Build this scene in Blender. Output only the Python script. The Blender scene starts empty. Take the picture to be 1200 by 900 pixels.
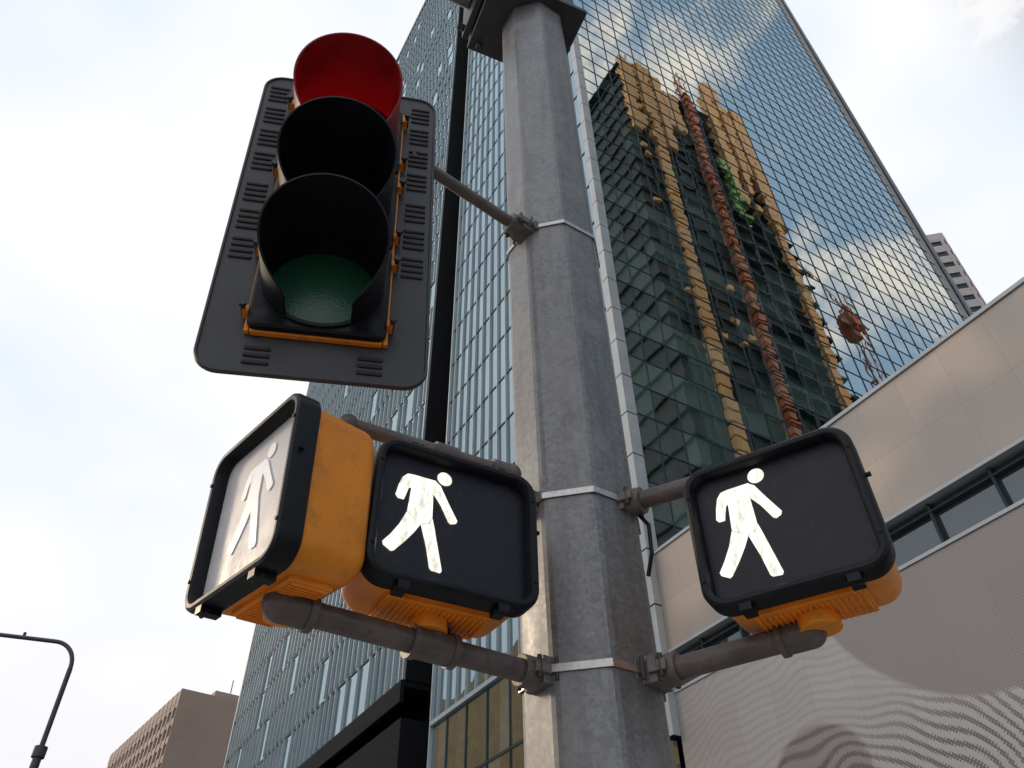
import bpy, bmesh, math, random
from mathutils import Vector, Matrix
random.seed(7)
sc = bpy.context.scene
COL = sc.collection

# ------------------------------------------------------------------ materials
def new_mat(name):
    m = bpy.data.materials.new(name); m.use_nodes = True
    nt = m.node_tree
    return m, nt, nt.nodes["Principled BSDF"], nt.nodes["Material Output"]

def N(nt, t, **kw):
    n = nt.nodes.new(t)
    for k, v in kw.items(): setattr(n, k, v)
    return n

def math_n(nt, op, a, b=None, clamp=False):
    n = nt.nodes.new("ShaderNodeMath"); n.operation = op; n.use_clamp = clamp
    for i, v in enumerate((a, b)):
        if v is None: continue
        if isinstance(v, (int, float)): n.inputs[i].default_value = v
        else: nt.links.new(v, n.inputs[i])
    return n.outputs[0]

def mixc(nt, f, a, b):
    n = nt.nodes.new("ShaderNodeMix"); n.data_type = 'RGBA'
    for i, v in ((0, f), (6, a), (7, b)):
        if isinstance(v, (int, float)): n.inputs[i].default_value = v
        elif isinstance(v, tuple): n.inputs[i].default_value = (*v[:3], 1)
        else: nt.links.new(v, n.inputs[i])
    return n.outputs[2]

def maprange(nt, v, a, b, c=0, d=1, smooth=False):
    n = nt.nodes.new("ShaderNodeMapRange")
    if smooth: n.interpolation_type = 'SMOOTHSTEP'
    nt.links.new(v, n.inputs[0])
    for i, x in enumerate((a, b, c, d)): n.inputs[i+1].default_value = x
    return n.outputs[0]

def noise(nt, vec, scale, detail=4, rough=.55):
    n = nt.nodes.new("ShaderNodeTexNoise")
    n.inputs['Scale'].default_value = scale; n.inputs['Detail'].default_value = detail
    n.inputs['Roughness'].default_value = rough
    if vec is not None: nt.links.new(vec, n.inputs['Vector'])
    return n

def mat(name, base, rough=.5, metal=0., var=.2, scale=8, bump=.0, bscale=60, spec=.5, dirt=0.):
    m, nt, p, o = new_mat(name)
    tc = N(nt, "ShaderNodeTexCoord")
    n1 = noise(nt, tc.outputs['Object'], scale, 3, .6)
    f = maprange(nt, n1.outputs[0], .3, .7)
    lo = tuple(c*(1-var) for c in base); hi = tuple(min(1, c*(1+var)) for c in base)
    c = mixc(nt, f, lo, hi)
    if dirt:
        n3 = noise(nt, tc.outputs['Object'], scale*3.1, 4, .7)
        c = mixc(nt, maprange(nt, n3.outputs[0], .52, .72, 0, dirt), c, (.05, .045, .04))
    nt.links.new(c, p.inputs['Base Color'])
    nt.links.new(maprange(nt, n1.outputs[0], .3, .7, rough*.85, min(1, rough*1.15)), p.inputs['Roughness'])
    p.inputs['Metallic'].default_value = metal
    p.inputs['Specular IOR Level'].default_value = spec
    if bump:
        n2 = noise(nt, tc.outputs['Object'], bscale, 2)
        b = N(nt, "ShaderNodeBump"); b.inputs['Strength'].default_value = bump
        b.inputs['Distance'].default_value = .01
        nt.links.new(n2.outputs[0], b.inputs['Height']); nt.links.new(b.outputs[0], p.inputs['Normal'])
    return m

# galvanised steel with spangle, streaks and stains
def galv():
    m, nt, p, o = new_mat("galvanised_steel")
    tc = N(nt, "ShaderNodeTexCoord")
    v = N(nt, "ShaderNodeTexVoronoi"); v.inputs['Scale'].default_value = 85
    nt.links.new(tc.outputs['Object'], v.inputs['Vector'])
    sep = N(nt, "ShaderNodeSeparateColor"); nt.links.new(v.outputs['Color'], sep.inputs[0])
    mp = N(nt, "ShaderNodeMapping"); mp.inputs['Scale'].default_value = (14, 14, 1.2)
    nt.links.new(tc.outputs['Object'], mp.inputs[0])
    st = noise(nt, mp.outputs[0], 1.2, 4, .6)
    bl = noise(nt, tc.outputs['Object'], 6, 6, .66)
    c = mixc(nt, maprange(nt, sep.outputs[0], 0, 1), (.165, .17, .18), (.235, .24, .25))
    c = mixc(nt, maprange(nt, st.outputs[0], .45, .66, 0, .5), c, (.12, .112, .108))
    c = mixc(nt, maprange(nt, bl.outputs[0], .50, .66, 0, .6), c, (.31, .305, .31))
    sp = noise(nt, tc.outputs['Object'], 200, 2)
    c = mixc(nt, maprange(nt, sp.outputs[0], .62, .70, 0, .6), c, (.08, .075, .07))
    nt.links.new(c, p.inputs['Base Color'])
    p.inputs['Metallic'].default_value = .45
    nt.links.new(maprange(nt, bl.outputs[0], .3, .7, .36, .6), p.inputs['Roughness'])
    b = N(nt, "ShaderNodeBump"); b.inputs['Strength'].default_value = .15; b.inputs['Distance'].default_value = .004
    nt.links.new(bl.outputs[0], b.inputs['Height']); nt.links.new(b.outputs[0], p.inputs['Normal'])
    return m

M_galv = galv()
M_black = mat("black_polycarbonate", (.009, .010, .014), .42, 0, .3, 20, 0, 200, .22)
M_plate = mat("backplate_grey", (.042, .043, .052), .5, 0, .2, 6, 0, 90, dirt=.2)
M_slot = mat("slot_black", (.012, .012, .014), .6)
M_visor = mat("visor_black", (.007, .008, .012), .5, 0, .3, 10, 0, 90, .22)
M_orange = mat("signal_orange_paint", (.86, .28, .018), .42, 0, .14, 5, .12, 70, .5, dirt=.3)
M_pipe = mat("painted_pipe_brown_grey", (.13, .105, .10), .42, .1, .25, 12, .2, 50, dirt=.5)
M_cast = mat("cast_clamp", (.18, .16, .15), .5, .4, .25, 25, .25, 80, dirt=.4)
M_steel = mat("stainless_band", (.50, .49, .48), .36, .85, .15, 30, dirt=.3)
M_darksteel = mat("dark_bracket_steel", (.06, .058, .064), .5, .3, .25, 9)
M_bolt = mat("bolt_dark", (.05, .05, .05), .5, .3)
M_vred = mat("visor_red_glow_tint", (.22, .006, .010), .5, 0, .35, 7)  # red lamp's glow put into the base colour of the black top visor

def emis(name, col, s, base=(.1, .1, .1), lo=None, scale=60):
    m, nt, p, o = new_mat(name)
    p.inputs['Base Color'].default_value = (*base, 1)
    p.inputs['Emission Color'].default_value = (*col, 1)
    p.inputs['Roughness'].default_value = .35
    if lo is not None:
        tc = N(nt, "ShaderNodeTexCoord")
        mp = N(nt, "ShaderNodeMapping"); mp.inputs['Scale'].default_value = (2.2, 1, .8)
        nt.links.new(tc.outputs['Object'], mp.inputs[0])
        n1 = noise(nt, mp.outputs[0], scale, 4, .65)
        nt.links.new(maprange(nt, n1.outputs[0], .36, .52, lo, s), p.inputs['Emission Strength'])
    else: p.inputs['Emission Strength'].default_value = s
    return m
M_red = emis("red_lens_lit", (1, .012, .02), .75, (.4, .01, .01))
M_man = emis("walking_man_led", (1, .975, .83), 1.05, (.45, .44, .40), .58, 24)
M_man2 = emis("walking_man_led_oblique", (1, .98, .95), .22, (.7, .68, .68), .16, 30)

def lens(name, col):
    m, nt, p, o = new_mat(name)
    tc = N(nt, "ShaderNodeTexCoord")
    v = N(nt, "ShaderNodeTexVoronoi"); v.inputs['Scale'].default_value = 150
    nt.links.new(tc.outputs['Object'], v.inputs['Vector'])
    c = mixc(nt, maprange(nt, v.outputs['Distance'], 0, .7), tuple(x*1.15 for x in col), tuple(x*.85 for x in col))
    nt.links.new(c, p.inputs['Base Color']); p.inputs['Roughness'].default_value = .28
    b = N(nt, "ShaderNodeBump"); b.inputs['Strength'].default_value = .3; b.inputs['Distance'].default_value = .002
    nt.links.new(v.outputs['Distance'], b.inputs['Height']); nt.links.new(b.outputs[0], p.inputs['Normal'])
    return m
M_amber = lens("amber_lens_off", (.012, .009, .007))
M_green = lens("green_lens_off", (.020, .11, .062))

def facemat(name, col, rough, spec):
    m, nt, p, o = new_mat(name)
    tc = N(nt, "ShaderNodeTexCoord")
    w1 = N(nt, "ShaderNodeTexWave", bands_direction='X'); w1.inputs['Scale'].default_value = 55
    w2 = N(nt, "ShaderNodeTexWave", bands_direction='Z'); w2.inputs['Scale'].default_value = 55
    for w in (w1, w2): nt.links.new(tc.outputs['Object'], w.inputs['Vector'])
    h = math_n(nt, 'MAXIMUM', w1.outputs['Fac'], w2.outputs['Fac'])
    n1 = noise(nt, tc.outputs['Object'], 14, 5, .7)
    n9 = noise(nt, tc.outputs['Object'], 130, 2, .6)
    c = mixc(nt, h, tuple(x*.7 for x in col), tuple(x*1.25 for x in col))
    c = mixc(nt, maprange(nt, n1.outputs[0], .5, .75, 0, .4), c, tuple(min(1, x*1.5+.018) for x in col))
    c = mixc(nt, maprange(nt, n9.outputs[0], .66, .72, 0, .6), c, tuple(min(1, x*1.5+.09) for x in col))
    nt.links.new(c, p.inputs['Base Color']); nt.links.new(maprange(nt, n1.outputs[0], .3, .7, rough*.6, rough*1.4), p.inputs['Roughness'])
    p.inputs['Specular IOR Level'].default_value = spec
    b = N(nt, "ShaderNodeBump"); b.inputs['Strength'].default_value = .3; b.inputs['Distance'].default_value = .001
    nt.links.new(h, b.inputs['Height']); nt.links.new(b.outputs[0], p.inputs['Normal'])
    return m
M_face = facemat("ped_signal_face_dark", (.012, .012, .019), .38, .3)
M_face2 = facemat("ped_signal_face_sky_sheen", (.54, .52, .53), .4, .4)  # pale grey base stands for sky reflected at a glancing angle

# curtain-wall glass: per-panel tint and slight panel warp
def glass(name, axis, pw, ph, ph0, dark, lite, gcol, gfac, warp=.012, liteprob=.25, lowz=None):
    m = bpy.data.materials.new(name); m.use_nodes = True; nt = m.node_tree
    nt.nodes.clear(); out = N(nt, "ShaderNodeOutputMaterial")
    tc = N(nt, "ShaderNodeTexCoord"); sep = N(nt, "ShaderNodeSeparateXYZ")
    nt.links.new(tc.outputs['Object'], sep.inputs[0])
    u = math_n(nt, 'FLOOR', math_n(nt, 'DIVIDE', sep.outputs[axis], pw))
    v = math_n(nt, 'FLOOR', math_n(nt, 'DIVIDE', math_n(nt, 'SUBTRACT', sep.outputs[2], ph0), ph))
    cb = N(nt, "ShaderNodeCombineXYZ"); nt.links.new(u, cb.inputs[0]); nt.links.new(v, cb.inputs[1])
    wn = N(nt, "ShaderNodeTexWhiteNoise", noise_dimensions='3D'); nt.links.new(cb.outputs[0], wn.inputs['Vector'])
    n1 = noise(nt, tc.outputs['Object'], .30, 1, .5)
    n0 = noise(nt, tc.outputs['Object'], 1.1, 1, .5)
    n2 = noise(nt, tc.outputs['Object'], .09, 2, .6)
    val = math_n(nt, 'ADD', wn.outputs['Value'], math_n(nt, 'MULTIPLY', math_n(nt, 'SUBTRACT', n2.outputs[0], .5), 1.2))
    if lowz:
        # spandrel rows alternate with vision rows; blinds visible lower down
        par = math_n(nt, 'MODULO', v, 2.)
        low = maprange(nt, sep.outputs[2], lowz[1], lowz[0], 0, 1, True)
        val = math_n(nt, 'ADD', val, math_n(nt, 'MULTIPLY', math_n(nt, 'MULTIPLY', par, low), .5))
    base = mixc(nt, maprange(nt, val, 1-liteprob-.15, 1-liteprob+.2), dark, lite)
    def off(c, k):
        s = N(nt, "ShaderNodeVectorMath", operation='SUBTRACT'); nt.links.new(c, s.inputs[0]); s.inputs[1].default_value = (.5, .5, .5)
        t = N(nt, "ShaderNodeVectorMath", operation='SCALE'); nt.links.new(s.outputs[0], t.inputs[0]); t.inputs['Scale'].default_value = k
        return t.outputs[0]
    def add(a, b):
        s = N(nt, "ShaderNodeVectorMath", operation='ADD'); nt.links.new(a, s.inputs[0]); nt.links.new(b, s.inputs[1]); return s.outputs[0]
    g = N(nt, "ShaderNodeNewGeometry")
    vec = add(add(add(g.outputs['Normal'], off(wn.outputs['Color'], warp)), off(n1.outputs['Color'], warp*2.2)), off(n0.outputs['Color'], warp*2.2))
    nn = N(nt, "ShaderNodeVectorMath", operation='NORMALIZE'); nt.links.new(vec, nn.inputs[0])
    gl = N(nt, "ShaderNodeBsdfGlossy"); gl.inputs['Roughness'].default_value = .0
    gl.inputs['Color'].default_value = (*gcol, 1); nt.links.new(nn.outputs[0], gl.inputs['Normal'])
    df = N(nt, "ShaderNodeBsdfDiffuse"); nt.links.new(base, df.inputs['Color'])
    fr = N(nt, "ShaderNodeFresnel"); fr.inputs['IOR'].default_value = 1.6
    fac = math_n(nt, 'ADD', math_n(nt, 'MULTIPLY', fr.outputs[0], 1.0), gfac, True)
    mx = N(nt, "ShaderNodeMixShader"); nt.links.new(fac, mx.inputs[0]); nt.links.new(df.outputs[0], mx.inputs[1]); nt.links.new(gl.outputs[0], mx.inputs[2])
    nt.links.new(mx.outputs[0], out.inputs[0])
    return m
M_glassR = glass("curtain_glass_street_side", 0, 1.6, 1.95, 18, (.012, .032, .034), (.22, .36, .32), (.86, .90, .90), .68, .0034, .2, (30, 80))
M_glassL = glass("curtain_glass_avenue_side", 1, 1.1, 3.9, 2.2, (.05, .08, .09), (.18, .24, .25), (.55, .67, .72), .36, .007, .32)
M_winglass = glass("window_glass", 0, 2, 3, 0, (.015, .018, .02), (.05, .06, .065), (.5, .55, .6), .12, .006, .3)
M_mull = mat("mullion_dark", (.035, .05, .055), .6, .0, spec=.2)
M_fin = mat("fin_aluminium", (.40, .46, .49), .4, .3, .1, .5)
M_strip = mat("corner_panel_grey", (.44, .46, .47), .45, .2, .12, .6)
M_trimdark = mat("recess_dark", (.012, .013, .016), .7, .0, spec=.15)
M_conc = mat("reflected_concrete", (.055, .062, .055), .8, 0, .5, .25)
M_gold = mat("gold_sheeting", (1.0, .46, .14), .6, 0, .25, .5)
M_ochre = mat("ochre_brick", (.95, .42, .09), .7, 0, .3, .35)
M_rust = mat("hoist_rust_orange", (.55, .17, .06), .6, 0, .4, .5)
M_green_net = mat("green_safety_net", (.22, .45, .08), .7, 0, .3, .5)
M_beige = mat("beige_stone", (.42, .33, .28), .75, 0, .1, .05, dirt=.1)
M_beige2 = mat("pale_concrete", (.58, .52, .50), .75, 0, .08, .05)
M_asph = mat("asphalt", (.05, .05, .052), .85, 0, .25, 3)
M_pave = mat("pavement_concrete", (.32, .31, .29), .8, 0, .15, 1.5)
M_white = mat("road_paint_white", (.75, .75, .72), .7, 0, .1, 4)
M_ground = mat("ground_grey", (.14, .135, .125), .9, 0, .2, .1)

# ------------------------------------------------------------------ mesh builder
class MB:
    def __init__(s): s.v=[]; s.f=[]; s.m=[]
    def add(s, vs, fs, mi=0, M=None):
        o=len(s.v)
        s.v += [tuple(M @ Vector(p)) if M else tuple(p) for p in vs]
        s.f += [tuple(i+o for i in f) for f in fs]; s.m += [mi]*len(fs)
    def box(s, a, b, mi=0, M=None):
        x0,y0,z0=a; x1,y1,z1=b
        s.add([(x0,y0,z0),(x1,y0,z0),(x1,y1,z0),(x0,y1,z0),(x0,y0,z1),(x1,y0,z1),(x1,y1,z1),(x0,y1,z1)],
              [(0,3,2,1),(4,5,6,7),(0,1,5,4),(1,2,6,5),(2,3,7,6),(3,0,4,7)], mi, M)
    def cyl(s, p0, p1, r, n=20, mi=0, r1=None, cap=True, phase=0):
        p0=Vector(p0); p1=Vector(p1); r1=r if r1 is None else r1
        d=(p1-p0).normalized(); a=d.orthogonal().normalized()
        if abs(d.z)>.99: a=Vector((1,0,0)); a=(a-d*a.dot(d)).normalized()
        b=d.cross(a); vs=[]
        for p,rr in ((p0,r),(p1,r1)):
            for i in range(n):
                t=phase+2*math.pi*i/n; vs.append(p+a*rr*math.cos(t)+b*rr*math.sin(t))
        fs=[(i,(i+1)%n,n+(i+1)%n,n+i) for i in range(n)]
        if cap: fs += [tuple(range(n-1,-1,-1)), tuple(range(n,2*n))]
        s.add(vs,fs,mi)
    def sph(s, c, r, mi=0, n=16, m=10):
        vs=[];fs=[]
        for j in range(m+1):
            th=math.pi*j/m
            for i in range(n):
                ph=2*math.pi*i/n
                vs.append((c[0]+r*math.sin(th)*math.cos(ph), c[1]+r*math.sin(th)*math.sin(ph), c[2]+r*math.cos(th)))
        for j in range(m):
            for i in range(n):
                fs.append((j*n+i,(j+1)*n+i,(j+1)*n+(i+1)%n,j*n+(i+1)%n))
        s.add(vs,fs,mi)
    def tube(s, pts, r, mi=0, n=20):
        for i in range(len(pts)-1): s.cyl(pts[i],pts[i+1],r,n,mi)
        for p in pts[1:-1]: s.sph(p,r*1.0,mi)
    def loft(s, rings, mi=0, cap0=False, cap1=False):
        n=len(rings[0]); vs=[p for r in rings for p in r]; fs=[]
        for k in range(len(rings)-1):
            for i in range(n):
                j=(i+1)%n
                fs.append((k*n+i,k*n+j,(k+1)*n+j,(k+1)*n+i))
        if cap0: fs.append(tuple(range(n-1,-1,-1)))
        if cap1: fs.append(tuple(range((len(rings)-1)*n,len(rings)*n)))
        s.add(vs,fs,mi)
    def done(s, name, mats, parent=None, smooth=None, bevel=0, fix=True):
        me=bpy.data.meshes.new(name); me.from_pydata(s.v,[],s.f)
        for m in mats: me.materials.append(m)
        me.polygons.foreach_set('material_index', s.m)
        if fix:
            bm=bmesh.new(); bm.from_mesh(me); bmesh.ops.recalc_face_normals(bm,faces=bm.faces); bm.to_mesh(me); bm.free()
        if smooth:
            me.polygons.foreach_set('use_smooth',[True]*len(me.polygons)); me.set_sharp_from_angle(angle=math.radians(smooth))
        me.update()
        ob=bpy.data.objects.new(name,me); COL.objects.link(ob)
        if parent: ob.parent=parent
        if bevel:
            b=ob.modifiers.new("bevel",'BEVEL'); b.width=bevel; b.segments=2; b.limit_method='ANGLE'
        return ob

def empty(name, M=None, loc=None):
    e=bpy.data.objects.new(name,None); e.empty_display_size=.2; COL.objects.link(e)
    if M is not None: e.matrix_world=M
    elif loc: e.location=loc
    return e

def rr(w,h,r,n=7,y=0.,dx=0.,dz=0.):
    pts=[]
    for cx,cz,a0 in ((w/2-r,h/2-r,0),(-w/2+r,h/2-r,90),(-w/2+r,-h/2+r,180),(w/2-r,-h/2+r,270)):
        for i in range(n+1):
            a=math.radians(a0+90*i/n); pts.append((dx+cx+r*math.cos(a),y,dz+cz+r*math.sin(a)))
    return pts

def frame(W,Nv,U,loc):
    W=Vector(W).normalized(); U=Vector(U).normalized()
    W=(W-U*W.dot(U)).normalized(); Y=U.cross(W)
    M=Matrix.Identity(4)
    for i in range(3): M[i][0]=W[i]; M[i][1]=Y[i]; M[i][2]=U[i]; M[i][3]=loc[i]
    return M

# ------------------------------------------------------------------ pedestrian signal
MAN_PARTS=[
 # torso and hips
 [(.225,.885),(.44,.885),(.455,.84),(.425,.72),(.410,.60),(.430,.50),(.40,.44),(.33,.415),(.195,.50),(.225,.60),(.245,.74)],
 # front arm (reaching right)
 [(.435,.884),(.490,.845),(.575,.69),(.668,.535),(.655,.505),(.605,.485),(.580,.50),(.500,.645),(.430,.735),(.452,.84)],
 # back arm (hanging, bent)
 [(.232,.885),(.17,.878),(.125,.83),(.095,.74),(.075,.635),(.10,.605),(.155,.605),(.168,.65),(.190,.73),(.240,.765)],
 # front leg
 [(.432,.498),(.458,.40),(.500,.22),(.545,.03),(.53,.005),(.45,.01),(.430,.03),(.390,.21),(.328,.410),(.402,.438)],
 # back leg
 [(.193,.497),(.135,.36),(.065,.245),(.005,.165),(.015,.135),(.085,.095),(.11,.105),(.200,.215),(.275,.32),(.330,.414)],
]
def ped_signal(W,U,loc,w=.44,h=.39,depth=.2,face=None,man=None,mx=.035,xs=1.,mz=.055,H=.29):
    root=empty("pedestrian_signal", frame(W,None,U,loc))
    b=MB()
    prof=[(.004,.026),(0,.022),(0,-.022),(.003,-.030),(.010,-.034),(.019,-.033),(.024,-.026),(.027,.004)]
    b.loft([rr(w-2*i,h-2*i,max(.062-i,.02),8,y) for i,y in prof])
    b.loft([rr(w-.008,h-.008,.058,8,.026),rr(w-.06,h-.06,.04,8,.026)])
    for x in (-w*.28,w*.28):       # hinge lugs and screws
        b.box((x-.014,-.03,-h/2-.014),(x+.014,.02,-h/2+.004))
        b.cyl((x-.020,-.012,-h/2-.010),(x+.020,-.012,-h/2-.010),.006,10)
        b.box((x-.010,-.02,h/2-.002),(x+.010,.02,h/2+.010))
    for x in (-w/2+.013,w/2-.013):
        for z in (-h*.3,h*.3):
            b.cyl((x,-.037,z),(x,-.03,z),.005,8)
    b.done("frame",[M_black],root,35)
    b=MB(); f=rr(w-.05,h-.05,.038,8,.0); b.add(f,[tuple(range(len(f)))]); b.done("face_panel",[face or M_face],root)
    b=MB()
    rings=[rr(w-.02,h-.02,.055,8,.024),rr(w-.026,h-.026,.055,8,.04),rr(w-.034,h-.034,.055,8,.03+depth*.75)]
    for k in range(1,6):
        a=k/5*math.pi/2; ins=.045*(1-math.cos(a)); yy=.03+depth*.75+depth*.25*math.sin(a)
        rings.append(rr(w-.034-2*ins,h-.034-2*ins,max(.055-ins*.5,.02),8,yy))
    b.loft(rings,0,True,True); b.done("housing",[M_orange],root,40)
    b=MB()   # ribbed bottom boss and skirt
    b.box((-w*.3,.05,-h/2+.002),(w*.3,depth*.9,-h/2+.03))
    for i in range(19):
        x=-w*.28+i*w*.56/18; b.box((x-.0025,.06,-h/2-.004),(x+.0025,depth*.85,-h/2+.004))
    b.cyl((0,.05+depth*.4,-h/2-.03),(0,.05+depth*.4,-h/2+.01),.048,24)
    b.done("bottom_boss",[M_orange],root,40,.002)
    b=MB(); b.cyl((.06,.05+depth*.5,h/2-.03),(.06,.05+depth*.5,h/2+.02),.012,10); b.cyl((-.1,.0,h/2-.002),(-.1,.0,h/2+.022),.006,8)
    b.cyl((w/2-.004,-.012,h*.1),(w/2+.012,-.012,h*.1),.006,8); b.done("top_lugs",[M_black],root)
    # man
    bm=bmesh.new(); x0=-w/2+mx; z0=-h/2+mz
    for part in MAN_PARTS:
        vs=[bm.verts.new((x0+x*H*xs,-.003,z0+z*H)) for x,z in part]; bm.faces.new(vs)
    vs=[bm.verts.new((x0+.525*H*xs+.07*H*math.cos(t*math.pi/12),-.003,z0+(.93+.07*math.sin(t*math.pi/12))*H)) for t in range(24)]; bm.faces.new(vs)
    bmesh.ops.triangulate(bm,faces=bm.faces)
    bmesh.ops.recalc_face_normals(bm,faces=bm.faces)
    me=bpy.data.meshes.new("walking_man"); bm.to_mesh(me); bm.free(); me.materials.append(man or M_man)
    ob=bpy.data.objects.new("walking_man",me); COL.objects.link(ob); ob.parent=root
    return root

ped_signal((.854,-.52,0),(0,0,1),(.634,1.614,2.64),.43,.39,xs=.90,mx=.045,H=.30)
ped_signal((.88,.474,0),(0,0,1),(-.149,1.67,2.672),.445,.39,mx=.043,xs=.97)
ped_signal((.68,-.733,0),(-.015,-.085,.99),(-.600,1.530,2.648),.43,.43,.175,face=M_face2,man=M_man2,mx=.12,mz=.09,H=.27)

# ------------------------------------------------------------------ vehicle traffic signal
def traffic_light():
    root=empty("traffic_light", frame((.976,.211,.045),None,(-.027,-.09,.9955),(-.5905,1.574,3.869)))
    w,h=.66,1.46
    b=MB(); b.loft([rr(w-.012,h-.012,.07,8,.012),rr(w,h,.075,8,.006),rr(w,h,.075,8,-.004),rr(w-.006,h-.006,.072,8,-.009),rr(w-.016,h-.016,.067,8,-.009),rr(w-.02,h-.02,.065,8,-.003)],0,True,True)
    b.done("backplate",[M_plate],root,35)
    b=MB()
    def slot(x,z,l=.072,t=.013):
        b.loft([rr(l,t,t/2-.0005,4,-.0035,x,z),rr(l,t,t/2-.0005,4,-.0065,x,z),rr(l-.006,t-.006,t/2-.0035,4,-.0085,x,z)],0,False,True)
    for sx in (-1,1):
        z=.655
        for g in range(7):
            for k in range(4):
                if z>-.56: slot(sx*.268,z)
                z-=.027
            z-=.028 if g!=3 else .06
    for sx in (-1,1):
        for k in range(3): slot(sx*.16,-.635-.026*k,.075)
        slot(sx*.15,.66,.07)
    b.done("backplate_slots",[M_slot],root)
    # housing: box behind the plate, rim in front of it
    b=MB(); b.box((-.205,.014,-.588),(.205,.17,.588))
    b.box((-.206,-.022,-.587),(-.192,-.004,.587)); b.box((.192,-.022,-.587),(.206,-.004,.587))
    b.box((-.190,-.024,-.589),(.190,-.004,-.574)); b.box((-.190,-.024,.574),(.190,-.004,.589))
    b.done("housing_body",[M_orange],root,None,.003)
    b=MB(); hz=MB()
    for k in (-1,0,1):
        z=k*.39
        outer=rr(.385,.371,.025,5,-.049,0,0)
        def circ(rad,y): return [(rad*math.cos(math.atan2(q[2],q[0])),y,z+rad*math.sin(math.atan2(q[2],q[0]))) for q in outer_f]
        # finer outline so the lens opening is round
        outer_f=[]
        for i in range(len(outer)):
            p0=outer[i]; p1=outer[(i+1)%len(outer)]
            L=math.hypot(p1[0]-p0[0],p1[2]-p0[2]); m_=max(1,int(L/.03))
            for t in range(m_): outer_f.append((p0[0]+(p1[0]-p0[0])*t/m_,-.049,p0[2]+(p1[2]-p0[2])*t/m_))
        of=lambda s_,y:[(q[0]*s_,y,z+q[2]*s_) for q in outer_f]
        b.loft([of(1.04,-.0245),of(1.04,-.043),of(1.0,-.049),circ(.182,-.049),circ(.182,-.058),circ(.170,-.058),circ(.164,-.010)])
        for sx in (-1,1):
            for zz in (-.13,.13):
                hz.box((sx*.2085-.009,-.045,z+zz-.012),(sx*.2085+.009,-.012,z+zz+.012),0)
                hz.cyl((sx*.216,-.062,z+zz),(sx*.216,-.01,z+zz),.007,10,1)
                hz.cyl((sx*.216,-.070,z+zz),(sx*.216,-.058,z+zz),.012,6,1)
    b.done("doors",[M_black],root,35)
    hz.done("hinges",[M_orange,M_bolt],root,30)
    for k,ml,mv in ((1,M_red,M_vred),(0,M_amber,M_visor),(-1,M_green,M_visor)):
        z=k*.39; b=MB(); R=.163
        rings=[]
        for j in range(9):
            a=j/8*.62; rad=R*math.sin(.62-a)/math.sin(.62) ; yy=-.013-(math.cos(.62-a)-math.cos(.62))*-.0-(1-(rad/R)**2)*.020
            rings.append([(max(rad,.001)*math.cos(t*math.pi/24),yy,z+max(rad,.001)*math.sin(t*math.pi/24)) for t in range(48)])
        b.loft(rings,0,False,True); b.done({1:"red_lens",0:"amber_lens",-1:"green_lens"}[k],[ml],root,60)
        # cutaway visor: outer and inner shell
        b=MB(); n=56; a0=-58; a1=238; outer=[];inner=[]
        seg=9
        for i in range(n+1):
            a=math.radians(a0+(a1-a0)*i/n); s_=math.sin(a)
            q=max(0.,(s_-math.sin(math.radians(a0)))/(1-math.sin(math.radians(a0))))
            L=.09+.192*(q**.55)
            for R0,arr in ((.1805,outer),(.1745,inner)):
                arr.append([( R0*math.cos(a)*(1+.02*j/seg), -.052-L*j/seg, z+R0*s_*(1+.02*j/seg)-.018*j/seg*(L/.27)) for j in range(seg+1)])
        vs=[];fs=[];ms=[]
        for arr in (outer,inner):
            for r_ in arr: vs+=r_
        S=seg+1; O=(n+1)*S
        for i in range(n):
            for j in range(seg):
                fs.append((i*S+j,(i+1)*S+j,(i+1)*S+j+1,i*S+j+1)); ms.append(0)
                fs.append((O+i*S+j,O+i*S+j+1,O+(i+1)*S+j+1,O+(i+1)*S+j)); ms.append(1)
            fs.append((i*S+seg,(i+1)*S+seg,O+(i+1)*S+seg,O+i*S+seg)); ms.append(0)
        for i in (0,n):
            for j in range(seg):
                fs.append((i*S+j,i*S+j+1,O+i*S+j+1,O+i*S+j)); ms.append(0)
        b.v=vs;b.f=fs;b.m=ms
        b.done("visor",[mv if k==1 else M_visor,mv],root,40)
traffic_light()

# ------------------------------------------------------------------ signal pole with arms
pole=empty("signal_pole")
PX=lambda z:.205-.0105*(z-2.2)
b=MB()
phi=math.atan2(-2.1,-.19)+math.radians(22.5-7)
def octa(z,ap,n=8,mb=None):
    R=ap/math.cos(math.pi/8)
    return [(PX(z)+R*math.cos(phi+i*math.pi/4),2.1+R*math.sin(phi+i*math.pi/4),z) for i in range(8)]
b.loft([octa(z,.18) for z in (.02,1.5,3.,4.5,6.,7.6)],0,True,True)
b.done("shaft",[M_galv],pole,None,.016)
b=MB(); b.box((.205-.32,2.1-.32,.1),(.205+.32,2.1+.32,.14)); 
for sx in (-1,1):
    for sy in (-1,1): b.cyl((.205+sx*.26,2.1+sy*.26,.14),(.205+sx*.26,2.1+sy*.26,.22),.025,10)
b.done("base_plate",[M_galv],pole)
b=MB()
for z in (2.424,2.943,4.255):
    b.loft([octa(z-.010,.186),octa(z+.010,.186)])
    b.loft([octa(z-.010,.181),octa(z-.010,.186)]); b.loft([octa(z+.010,.181),octa(z+.010,.186)])
b.done("steel_bands",[M_steel],pole)

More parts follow.
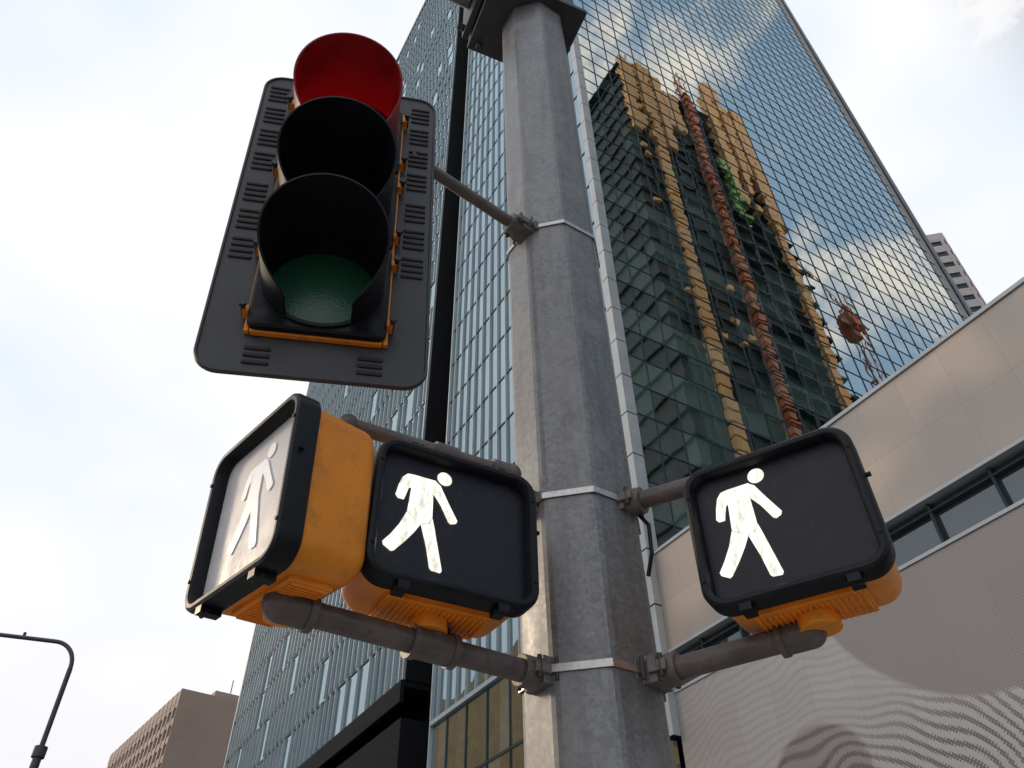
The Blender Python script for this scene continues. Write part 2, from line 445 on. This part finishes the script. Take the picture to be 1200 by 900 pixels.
def clamp(b,p,d):
    """clamp casting at p, pipe leaves along d"""
    d=Vector(d).normalized(); p=Vector(p); s=d.cross(Vector((0,0,1))).normalized()
    M=Matrix.Identity(4)
    for i in range(3): M[i][0]=d[i]; M[i][1]=s[i]; M[i][2]=(0,0,1)[i]; M[i][3]=p[i]
    b.box((-.055,-.042,-.036),(.0,.042,.036),0,M)
    b.box((-.02,-.052,-.014),(.03,.052,.014),0,M)
    b.box((-.065,-.06,-.024),(-.045,.06,.024),0,M)
    b.cyl(p-d*.01,p+d*.045,.041,20)
    for sy in (-1,1): b.cyl(M@Vector((.015,sy*.046,-.03)),M@Vector((.015,sy*.046,.03)),.007,8,1)
    for sy in (-1,1): b.cyl(M@Vector((-.03,sy*.056,-.03)),M@Vector((-.03,sy*.056,.03)),.006,8,1)
c=MB(); p=MB()
zl=2.424
# right side arms
a=Vector((.372,1.970,zl)); e=Vector((.687,1.758,zl)); d=(e-a).normalized()
clamp(c,a,d); p.cyl(a,e-d*.03,.029); p.sph(e,.037); p.cyl(e-d*.07,e,.037); p.cyl(e,e+Vector((0,0,.06)),.037)
p.cyl(e-d*.075,e-d*.06,.041); p.cyl(e+Vector((0,0,.035)),e+Vector((0,0,.05)),.042)
a=Vector((.345,1.985,2.943)); e=Vector((.69,1.752,2.91)); d=(e-a).normalized()
clamp(c,a,d); p.cyl(a,e,.027); p.sph(e,.036); p.cyl(e-Vector((0,0,.09)),e,.036)
# left side arms
a=Vector((.045,1.968,zl)); e=Vector((-.512,1.586,zl)); d=(e-a).normalized()
clamp(c,a,d); p.cyl(a,e-d*.02,.029); p.sph(e,.038); p.cyl(e-d*.07,e,.038); p.cyl(e,e+Vector((0,0,.075)),.038); p.cyl(e-d*.078,e-d*.06,.043)
t=Vector((-.2,1.80,zl)); p.cyl(t-d*.055,t+d*.055,.038); p.cyl(t-d*.062,t-d*.045,.042); p.cyl(t+d*.045,t+d*.062,.042); p.cyl(t,t+Vector((0,0,.075)),.038); p.cyl(t+Vector((0,0,.04)),t+Vector((0,0,.052)),.044)
a=Vector((.03,1.985,2.943)); k=Vector((-.005,1.95,2.955)); k2=Vector((-.008,1.945,3.03)); e=Vector((-.46,1.70,3.03))
d=(Vector((-.5,-.4,0))).normalized(); clamp(c,a,d); p.tube([a,k,k2],.024); p.cyl(k2,e,.021); p.cyl(e,e-Vector((0,0,.2)),.024); p.sph(e,.03); p.sph(k2,.033); p.cyl(k2,k2+(e-k2)*.13,.030)
t=Vector((-.2,1.842,3.03)); p.cyl(t,t-Vector((0,0,.19)),.024); p.cyl(t-Vector((.03,.017,0)),t+Vector((.03,.017,0)),.029)
# traffic signal arm
a=Vector((.03,1.93,4.255)); e=Vector((-.37,1.60,4.255)); d=(e-a).normalized()
clamp(c,a,d); p.cyl(a,e,.024)
b=MB()
pts=[Vector((.36,2.0,2.93)),Vector((.39,1.97,2.86)),Vector((.385,1.96,2.76)),Vector((.37,1.98,2.70))]
b.tube(pts,.006,0,8)
b.done("signal_cable",[M_black],pole,60)
c.done("arm_clamps",[M_cast,M_bolt],pole,30,.002)
p.done("arm_pipes",[M_pipe],pole,35)
# mast-arm bracket
A=Vector((-.917,-.40,0)).normalized(); Bv=Vector((.40,-.917,0)).normalized()
M=Matrix.Identity(4); o=Vector((.16,2.1,6.45))
for i in range(3): M[i][0]=A[i]; M[i][1]=Bv[i]; M[i][2]=(0,0,1)[i]; M[i][3]=o[i]
b=MB()
b.box((-.25,-.24,0),(.34,.24,.04),0,M); b.box((.19,-.235,.04),(.335,.235,.62),0,M); b.box((.345,-.22,.06),(.385,.22,.60),0,M)
for y in (-.15,.15): b.box((-.22,y-.012,.04),(.19,y+.012,.5),0,M)
for y in (-.18,.18):
    for z in (.12,.54): b.cyl(M@Vector((.385,y,z)),M@Vector((.43,y,z)),.024,6,0)
for y in (-.19,.19): b.cyl(M@Vector((.28,y,-.05)),M@Vector((.28,y,.0)),.022,6,0)
b.done("mast_arm_bracket",[M_darksteel],pole,None,.006)
b=MB(); b.cyl(M@Vector((.385,0,.34)),M@Vector((6.5,0,.75)),.15,8,0,.09); b.done("mast_arm",[M_galv],pole)

# ------------------------------------------------------------------ glass office tower (local x = along street, y = along avenue)
ang=math.atan2(.514,.858)
def tframe(): return Matrix.Translation((5.4,28,0))@Matrix.Rotation(ang,4,'Z')
tower=empty("glass_office_tower",tframe())
H=163
b=MB(); b.add([(0,0,18),(43.5,0,18),(43.5,0,H),(0,0,H)],[(0,1,2,3)]); b.done("street_facade_glass",[M_glassR],tower,fix=False)
b=MB()
b.add([(0,0,0),(0,0,H),(0,19.6,H),(0,19.6,0)],[(0,1,2,3)])
b.add([(0,24,21.7),(0,24,H),(0,70,H),(0,70,21.7)],[(0,1,2,3)]); b.done("avenue_facade_glass",[M_glassL],tower,fix=False)
b=MB()
b.box((2.4,19,0),(4,25,H-.5)); b.box((2.5,24,0),(4,69,21)); b.box((.02,24,21.3),(4,70,21.68)); b.box((.05,.05,H-1.5),(43.4,69.9,H-.1))
b.box((-.25,24.0,20.3),(.0,70,21.66)); b.box((-.05,24.0,.2),(2.45,70,19.4))
b.box((43.3,.1,0),(43.45,69.9,H-.2)); b.box((.1,69.8,21.7),(43.3,69.95,H-.2))
b.box((.02,19.55,0),(2.4,19.7,H-.5)); b.box((.02,23.9,21.7),(2.4,24.05,H-.5))
z=21
while z<H: b.box((2.2,19.72,z-.5),(2.38,23.88,z+.3)); z+=3.9
b.done("recess_and_core",[M_trimdark],tower)
b=MB()
x=1.6
while x<42: b.box((x-.022,-.045,18),(x+.022,.01,H)); x+=1.6
z=18+1.95
while z<H: b.box((.45,-.035,z-.028),(42.3,.012,z+.028)); z+=1.95
b.done("street_mullions",[M_mull],tower)
b=MB()
z=11.; 
while z<H: b.box((-.32,-.24,z+.03),(.28,.22,min(z+2.36,H))); z+=2.4
b.box((42.3,-.25,18),(42.5,.3,H)); b.box((43.3,-.3,18),(43.7,.3,H)); b.box((-.2,.2,H),(43.7,.5,H+1)); b.box((-.2,.5,H),(.1,70,H+1))
b.done("corner_panels",[M_strip],tower)
b=MB(); b.box((-.28,-.20,11),(.24,.2,H)); b.box((42.5,-.1,18),(43.3,.2,H)); b.done("corner_core",[M_trimdark],tower)
b=MB()
y=1.2
while y<19.4: b.box((-.16,y-.03,17.7),(.0,y+.03,H)); y+=1.1
b.box((-.18,19.5,0),(.0,19.62,H)); b.box((-.18,23.98,21.7),(.0,24.1,H)); b.box((-.25,69.8,21.7),(0,70.1,H)); b.box((-.2,.25,17.45),(0,19.48,17.7))
z=21.7; fl=0
while z<H-1:
    y=24.6+(fl%2)*.55*(1 if fl%3 else 0)
    while y<69.8:
        if random.random()>.07: b.box((-.2,y-.04,z+.12),(.0,y+.04,min(z+3.85,H)))
        y+=1.1
    z+=3.9; fl+=1
b.done("vertical_fins",[M_fin],tower)
b=MB()
z=2.2
while z<H:
    b.box((-.04,0.25,z-.07),(.01,19.5,z+.07))
    if z>21.7: b.box((-.06,24.1,z-.08),(.01,69.8,z+.08))
    z+=3.9
y=2.3
while y<19.4: b.box((-.06,y-.04,.1),(.0,y+.04,17.4)); y+=2.2
b.done("avenue_spandrels",[M_mull],tower)

# ------------------------------------------------------------------ podium (perforated metal)
def podium_mat(upper):
    m, nt, p, o = new_mat("podium_panel_upper" if upper else "podium_perforated_metal")
    tc = N(nt,"ShaderNodeTexCoord"); sep=N(nt,"ShaderNodeSeparateXYZ"); nt.links.new(tc.outputs['Object'],sep.inputs[0])
    Y=sep.outputs[1]; Z=sep.outputs[2]
    n1=noise(nt,tc.outputs['Object'],.3,1,.5)
    PH=1.98 if upper else 1.25
    fy=math_n(nt,'FRACT',math_n(nt,'DIVIDE',Y,1.5)); fz=math_n(nt,'FRACT',math_n(nt,'DIVIDE',Z,PH))
    jy=math_n(nt,'LESS_THAN',fy,.010); jz=math_n(nt,'LESS_THAN',fz,.010)
    joint=math_n(nt,'MAXIMUM',jy,jz)
    cy=math_n(nt,'FLOOR',math_n(nt,'DIVIDE',Y,1.5)); cz=math_n(nt,'FLOOR',math_n(nt,'DIVIDE',Z,PH))
    cb=N(nt,"ShaderNodeCombineXYZ"); nt.links.new(cy,cb.inputs[0]); nt.links.new(cz,cb.inputs[1])
    wn=N(nt,"ShaderNodeTexWhiteNoise",noise_dimensions='3D'); nt.links.new(cb.outputs[0],wn.inputs['Vector'])
    h1=math_n(nt,'SINE',math_n(nt,'MULTIPLY',Y,2*math.pi/.11)); h2=math_n(nt,'SINE',math_n(nt,'MULTIPLY',Z,2*math.pi/.11))
    holes=math_n(nt,'MULTIPLY',h1,h2)
    if upper:
        c=mixc(nt,maprange(nt,n1.outputs[0],.35,.68,0,1,True),(.34,.295,.265),(.52,.41,.31))  # golden noise patches: reflected sun glow painted into the cladding colour
        c=mixc(nt,math_n(nt,'MULTIPLY',wn.outputs['Value'],.3),c,(.32,.27,.25))
        c=mixc(nt,math_n(nt,'MULTIPLY',joint,.32),c,(.15,.13,.12))
    else:
        def dist(y0,z0,sy=1.,sz=1.):
            a=math_n(nt,'MULTIPLY',math_n(nt,'SUBTRACT',Y,y0),sy); b_=math_n(nt,'MULTIPLY',math_n(nt,'SUBTRACT',Z,z0),sz)
            return math_n(nt,'SQRT',math_n(nt,'ADD',math_n(nt,'MULTIPLY',a,a),math_n(nt,'MULTIPLY',b_,b_)))
        n2=noise(nt,tc.outputs['Object'],.28,1)
        wob=math_n(nt,'MULTIPLY',math_n(nt,'SUBTRACT',n2.outputs[0],.5),3.2)
        d1=dist(-12.5,14.6); region=maprange(nt,math_n(nt,'ADD',d1,math_n(nt,'MULTIPLY',wob,.15)),6.0,6.12)
        d2=dist(-5.3,4.2,.9,1.2)
        band=math_n(nt,'SINE',math_n(nt,'MULTIPLY',math_n(nt,'ADD',d2,wob),2*math.pi/.36))
        hm=maprange(nt,math_n(nt,'ADD',math_n(nt,'MULTIPLY',holes,.8),math_n(nt,'MULTIPLY',band,1.0)),.15,.5)
        fade=maprange(nt,dist(-9.5,6.6,.5,1.),3.6,1.4,.16,.9,True)
        inreg=math_n(nt,'MULTIPLY',hm,fade)
        c=mixc(nt,region,(.275,.235,.215),mixc(nt,inreg,(.41,.385,.365),(.13,.10,.09)))
        hsmall=math_n(nt,'MULTIPLY',maprange(nt,holes,.3,.6),math_n(nt,'SUBTRACT',1.,region))
        c=mixc(nt,math_n(nt,'MULTIPLY',hsmall,.45),c,(.12,.10,.09))
        dd=dist(-5.6,8.3,.8,1)
        disc=maprange(nt,math_n(nt,'ADD',dd,math_n(nt,'MULTIPLY',holes,.06)),1.42,1.30)
        c=mixc(nt,math_n(nt,'MULTIPLY',disc,math_n(nt,'ADD',math_n(nt,'MULTIPLY',hm,.4),.5)),c,(.12,.075,.06))
        c=mixc(nt,math_n(nt,'MULTIPLY',wn.outputs['Value'],.2),c,(.28,.25,.235))
        c=mixc(nt,math_n(nt,'MULTIPLY',joint,.3),c,(.16,.15,.14))
    nt.links.new(c,p.inputs['Base Color']); p.inputs['Roughness'].default_value=.36; p.inputs['Metallic'].default_value=.45
    b_=N(nt,"ShaderNodeBump"); b_.inputs['Strength'].default_value=.3; b_.inputs['Distance'].default_value=.03
    nt.links.new(n1.outputs[0],b_.inputs['Height']); nt.links.new(b_.outputs[0],p.inputs['Normal'])
    return m
M_pu=podium_mat(True); M_pl=podium_mat(False)
pod=empty("podium_building",tframe())
b=MB(); b.box((.0,-45,14.0),(26,-.25,17.95)); b.done("upper_cladding",[M_pu],pod)
b=MB(); b.box((.0,-45,.15),(26,-.25,12.45)); b.done("perforated_cladding",[M_pl],pod)
b=MB(); b.box((-.06,-45.02,17.95),(26,-.3,18.08)); b.box((-.05,-45.02,13.9),(.5,-.3,14.0)); b.box((-.05,-45.02,12.45),(.5,-.3,12.55)); b.done("copings",[M_strip],pod)
b=MB(); b.add([(.35,-45,12.55),(.35,-.3,12.55),(.35,-.3,13.9),(.35,-45,13.9)],[(0,1,2,3)]); b.box((.4,-45,12.5),(20,-.4,13.95)); b.done("strip_window_glass",[M_winglass],pod)
b=MB(); y=-1.8
while y>-45: b.box((.18,y-.04,12.55),(.36,y+.04,13.9)); y-=1.9
b.box((.16,-45,13.62),(.36,-.4,13.66)); b.done("strip_window_mullions",[M_mull],pod)

# ------------------------------------------------------------------ tower under construction + crane (opposite corner, seen in the glazing)
ct=empty("tower_under_construction",tframe())
b=MB(); b.box((28,-46,0),(43,-22,126)); b.box((46,-46,0),(58,-22.6,130)); b.box((43,-44,0),(46,-24,118)); b.done("concrete_core",[M_conc],ct)
b=MB()
z=4
while z<130: b.box((27.6,-46.3,z),(58.4,-21.6,z+.3)); z+=3.6
for x in (31,36,39.5,45,48,51.5): b.box((x-.15,-21.9,4),(x+.15,-21.62,128))
b.done("floor_slabs",[M_mull],ct)
b=MB()
for (xa,xb,zb) in ((32.6,34.4,40),(54.6,56.2,30)):
    z0=zb
    while z0<128:
        k=random.uniform(-.15,.15); b.box((xa+k,-21.9,z0),(xb+k,-21.2,z0+1.45)); z0+=1.8
# tan lift-core and parapet blocks with openings
for (xa,xb,z0,z1) in ((28.2,36.6,110,133),(36.8,40.2,118,128),(47.6,57.6,104,137),(49,52.5,137,143)):
    n=max(2,round((xb-xa)/1.8)); wd=(xb-xa)/n
    zz=z0; r_=0
    while zz<z1:
        for i in range(n):
            edge=i in (0,n-1)
            if zz<z0+9 and not edge and random.random()<.5: continue
            b.box((xa+i*wd,-22.4,zz),(xa+i*wd+wd*(1.0 if edge else .62),-21.0-.25*(i%2),zz+1.75))
            b.box((xa+i*wd,-22.2,zz+1.2),(xa+(i+1)*wd,-21.3,zz+1.75))
        zz+=1.8; r_+=1
for k in range(34):
    xx=random.uniform(28,57); zz=random.uniform(20,106); b.box((xx,-21.6,zz),(xx+random.uniform(.3,1.2),-21.2,zz+random.uniform(.3,.8)))
b.done("tan_panels",[M_gold],ct)
b=MB()
for k in range(9): b.box((46.4+random.uniform(-.3,.3),-21.5,100+k*1.9),(48.2+random.uniform(-.6,.6),-20.9,101+k*1.9))
b.done("safety_net",[M_green_net],ct)
b=MB()
for z0 in range(0,132,2):
    b.box((41.5,-21.4,z0),(42.7,-20.4,z0+.9)); b.box((41.2,-21.5,z0+1.2),(43.0,-20.3,z0+1.4))
    for xx in (41.2,42.9): b.box((xx,-21.4,z0),(xx+.13,-21.2,z0+2))
b.done("material_hoist",[M_rust],ct)
cr=empty("tower_crane",tframe())
b=MB()
def mast(b,x,y,z0,z1,w=1.2):
    for sx in (0,w):
        for sy in (0,w): b.box((x+sx-.08,y+sy-.08,z0),(x+sx+.08,y+sy+.08,z1))
    z=z0; k=0
    while z<z1:
        for sy in (0,w): b.cyl((x+(0 if k%2 else w),y+sy,z),(x+(w if k%2 else 0),y+sy,z+w*1.5),.06,4)
        z+=w*1.5;k+=1
mast(b,68,-24,0,96,1.4); mast(b,44.2,-24,118,146)
b.box((67.4,-25.2,89),(69.9,-22.4,90.5)); b.box((67.8,-24.8,90.9),(69.2,-22.9,92.6)); b.box((65.8,-24.4,89.2),(67.4,-23.2,90.0)); b.box((67.6,-24.6,86.8),(69.0,-23.0,88.2))
for k in range(12): 
    q=k/12; b.cyl((69-19*q,-24,94+16*q),(69-19*(q+1/12),-24,94+16*(q+1/12)),.11,4); b.cyl((69-19*q,-24,95.2+16*q),(69-19*(q+1/12),-24,95.2+16*(q+1/12)-.3*(k==11)),.08,4); b.cyl((69-19*q,-24,94+16*q),(69-19*(q+1/12),-24,95.2+16*(q+1/12)),.06,4)
b.cyl((69,-24,95),(74,-24,92.5),.22,6)
b.done("mast_and_jib",[M_rust],cr)

# other buildings
def slab_building(name,M,lx,ly,h,floor,bay,wall,windows_on,wfrac=.5):
    root=empty(name,M)
    b=MB(); b.box((.3,.3,0),(lx-.3,ly-.3,h-.5)); b.done("glazing",[M_winglass],root)
    b=MB()
    z=0
    while z<h-.1:
        b.box((0,0,z),(lx,ly,min(z+floor*(1-wfrac),h))); z+=floor
    b.box((-.05,-.05,h-floor*.6),(lx+.05,ly+.05,h))
    if 'y' in windows_on:
        y=0
        while y<=ly: b.box((-.12,max(y-.35,0),0),(.4,min(y+.35,ly),h-.02)); y+=bay
    else: b.box((-.1,-.03,0),(.4,ly,h-.03))
    if 'x' in windows_on:
        x=0
        while x<=lx: b.box((max(x-.35,0),-.12,0),(min(x+.35,lx),.4,h-.02)); x+=bay
    else: b.box((0.01,-.1,0),(lx,.4,h-.03))
    b.box((lx-.3,0,0),(lx+.02,ly,h-.01)); b.done("walls",[wall],root)
    return root
M=Matrix.Translation((-63.7,150,0))@Matrix.Rotation(math.atan2(.603,.797),4,'Z')
r=slab_building("apartment_block",M,34,46,62.6,3.3,2.6,M_beige,'y',.6)
b=MB(); b.box((8,6,62.6),(20,16,66)); b.box((22,10,62.6),(25,14,68)); b.cyl((12,9,66),(12,9,70),.12,6); b.cyl((4,30,62.6),(4,30,65.5),.1,6); b.done("roof_plant",[M_beige],r)
M=Matrix.Translation((108,121,0))@Matrix.Rotation(math.radians(-11),4,'Z')@Matrix.Translation((-40,0,0))
r=slab_building("concrete_high_rise",M,40,36,163,4.0,6.5,M_beige2,'x',.42)
b=MB(); b.box((14,4,163),(30,20,168)); b.done("roof_plant",[M_beige2],r)
M=tframe()@Matrix.Translation((-66,60,0))
slab_building("ochre_brick_building",M,20,80,59,3.8,3.2,M_ochre,'xy',.4)

# ------------------------------------------------------------------ street lamp
lamp=empty("street_lamp",loc=(-11.55,20,0))
b=MB(); b.cyl((0,0,.1),(0,0,8.1),.13,14,0,.10); b.cyl((0,0,8.1),(0,0,8.35),.15,14); b.cyl((0,0,8.35),(-.02,0,10.3),.062,12)
pts=[Vector((-.02,0,10.3))]
for i in range(1,11):
    a=i/10*math.radians(84); pts.append(Vector((-.02-.75*(1-math.cos(a)),0,10.3+.75*math.sin(a)*1.0)))
pts.append(pts[-1]+Vector((-2.6,0,.35)))
b.tube(pts,.055,0,12)
b.cyl((0,0,.1),(0,0,.5),.22,14); b.done("column_and_arm",[M_darksteel],lamp,40)
e=pts[-1]; b=MB(); b.loft([rr(.2,.1,.04,4,0),rr(.34,.16,.06,4,.25),rr(.34,.14,.06,4,.6),rr(.2,.08,.03,4,.8)],0,True,True)
ob=b.done("lamp_head",[M_darksteel],lamp,50); ob.matrix_local=Matrix.Translation(e)@Matrix.Rotation(math.radians(90),4,'Z')
b=MB(); b.cyl(pts[-2]+Vector((-.9,0,.1)),pts[-2]+Vector((-.9,0,.26)),.04,8); b.done("photocell",[M_darksteel],lamp)

# ------------------------------------------------------------------ ground, road, pavement
b=MB(); b.add([(-3000,-3000,-.004),(3000,-3000,-.004),(3000,3000,-.004),(-3000,3000,-.004)],[(0,1,2,3)]); b.done("ground",[M_ground])
T=tframe()
rd=MB(); rd.add([(-30,-200,.0),(-9,-200,.0),(-9,260,.0),(-30,260,.0)],[(0,1,2,3)]); o_=rd.done("road",[M_asph]); o_.matrix_world=T
pv=MB(); pv.box((-9,-200,-.002),(-.4,260,.12)); o_=pv.done("pavement",[M_pave]); o_.matrix_world=T
pv=MB(); pv.box((-36.5,-200,-.002),(-30,-10.,.12)); o_=pv.done("pavement",[M_pave]); o_.matrix_world=T
pi=MB(); pi.box((-24.5,-40.,0.0),(-15.5,-14.,.10)); o_=pi.done("traffic_island",[M_pave]); o_.matrix_world=T
ln=MB()
for k in range(-190,250,6):
    if k<-46 or k>-10: ln.add([(-19.6,k,.004),(-19.45,k,.004),(-19.45,k+3,.004),(-19.6,k+3,.004)],[(0,1,2,3)])
for k in range(11): ln.add([(-29.5+k*1.9,-8,.004),(-29+k*1.9,-8,.004),(-29+k*1.9,-4,.004),(-29.5+k*1.9,-4,.004)],[(0,1,2,3)])
o_=ln.done("road_markings",[M_white]); o_.matrix_world=T

# ------------------------------------------------------------------ sky and sun
w=bpy.data.worlds.new("World"); sc.world=w; w.use_nodes=True; nt=w.node_tree
bg=nt.nodes["Background"]; bg.inputs[1].default_value=.1
sky=N(nt,"ShaderNodeTexSky",sky_type='NISHITA'); sky.sun_disc=False
EL=math.radians(22); AZ=math.radians(-68)
sky.sun_elevation=EL; sky.sun_rotation=AZ; sky.air_density=1; sky.dust_density=1.2
tc=N(nt,"ShaderNodeTexCoord")
mp=N(nt,"ShaderNodeMapping"); mp.inputs['Scale'].default_value=(1,1,1.8); nt.links.new(tc.outputs['Generated'],mp.inputs[0])
n1=noise(nt,mp.outputs[0],4.2,5,.58); n1.inputs['Distortion'].default_value=.35
n2=noise(nt,mp.outputs[0],1.6,3,.55)
dp=N(nt,"ShaderNodeVectorMath",operation='DOT_PRODUCT'); nt.links.new(tc.outputs['Generated'],dp.inputs[0]); dp.inputs[1].default_value=Vector((.8,-.35,.5)).normalized()
clear=maprange(nt,dp.outputs['Value'],.62,.80,0,1,True)
cl=maprange(nt,n1.outputs[0],.48,.66,.08,1,True)
cov=math_n(nt,'MAXIMUM',math_n(nt,'SUBTRACT',1.,clear),cl)
cc=mixc(nt,maprange(nt,n2.outputs[0],.38,.60),(8.2,9.0,10.1),(10.5,10.4,10.4))
sp=N(nt,"ShaderNodeSeparateXYZ"); nt.links.new(tc.outputs['Generated'],sp.inputs[0])
cc=mixc(nt,maprange(nt,sp.outputs[2],.50,.2,0,.6,True),cc,(9.5,9.2,9.5))
# clouds on the clear side catch warm low light
cc=mixc(nt,math_n(nt,'MULTIPLY',clear,.7),cc,(9.4,8.0,6.2))
blue=mixc(nt,.6,sky.outputs[0],(2.6,4.5,6.4))
fin=mixc(nt,cov,blue,cc)
nt.links.new(fin,bg.inputs[0])
sd=bpy.data.lights.new("sun",'SUN'); sd.energy=1.15; sd.angle=math.radians(10); sd.color=(1,.78,.54)
so=bpy.data.objects.new("sun",sd); COL.objects.link(so)
dirv=Vector((math.sin(AZ)*math.cos(EL),math.cos(AZ)*math.cos(EL),math.sin(EL)))
so.rotation_euler=dirv.to_track_quat('Z','Y').to_euler(); so.location=(0,0,40)

# ------------------------------------------------------------------ camera
cd=bpy.data.cameras.new("camera"); cam=bpy.data.objects.new("camera",cd); COL.objects.link(cam)
cd.sensor_width=36; cd.lens=27.9; cd.clip_start=.05; cd.clip_end=8000
cam.matrix_world=Matrix.Translation((0,0,1.6))@Matrix.Rotation(math.radians(90+42.8),4,'X')@Matrix.Rotation(math.radians(-.86),4,'Z')
sc.camera=cam
sc.view_settings.view_transform='Standard'; sc.view_settings.look='None'; sc.view_settings.exposure=0
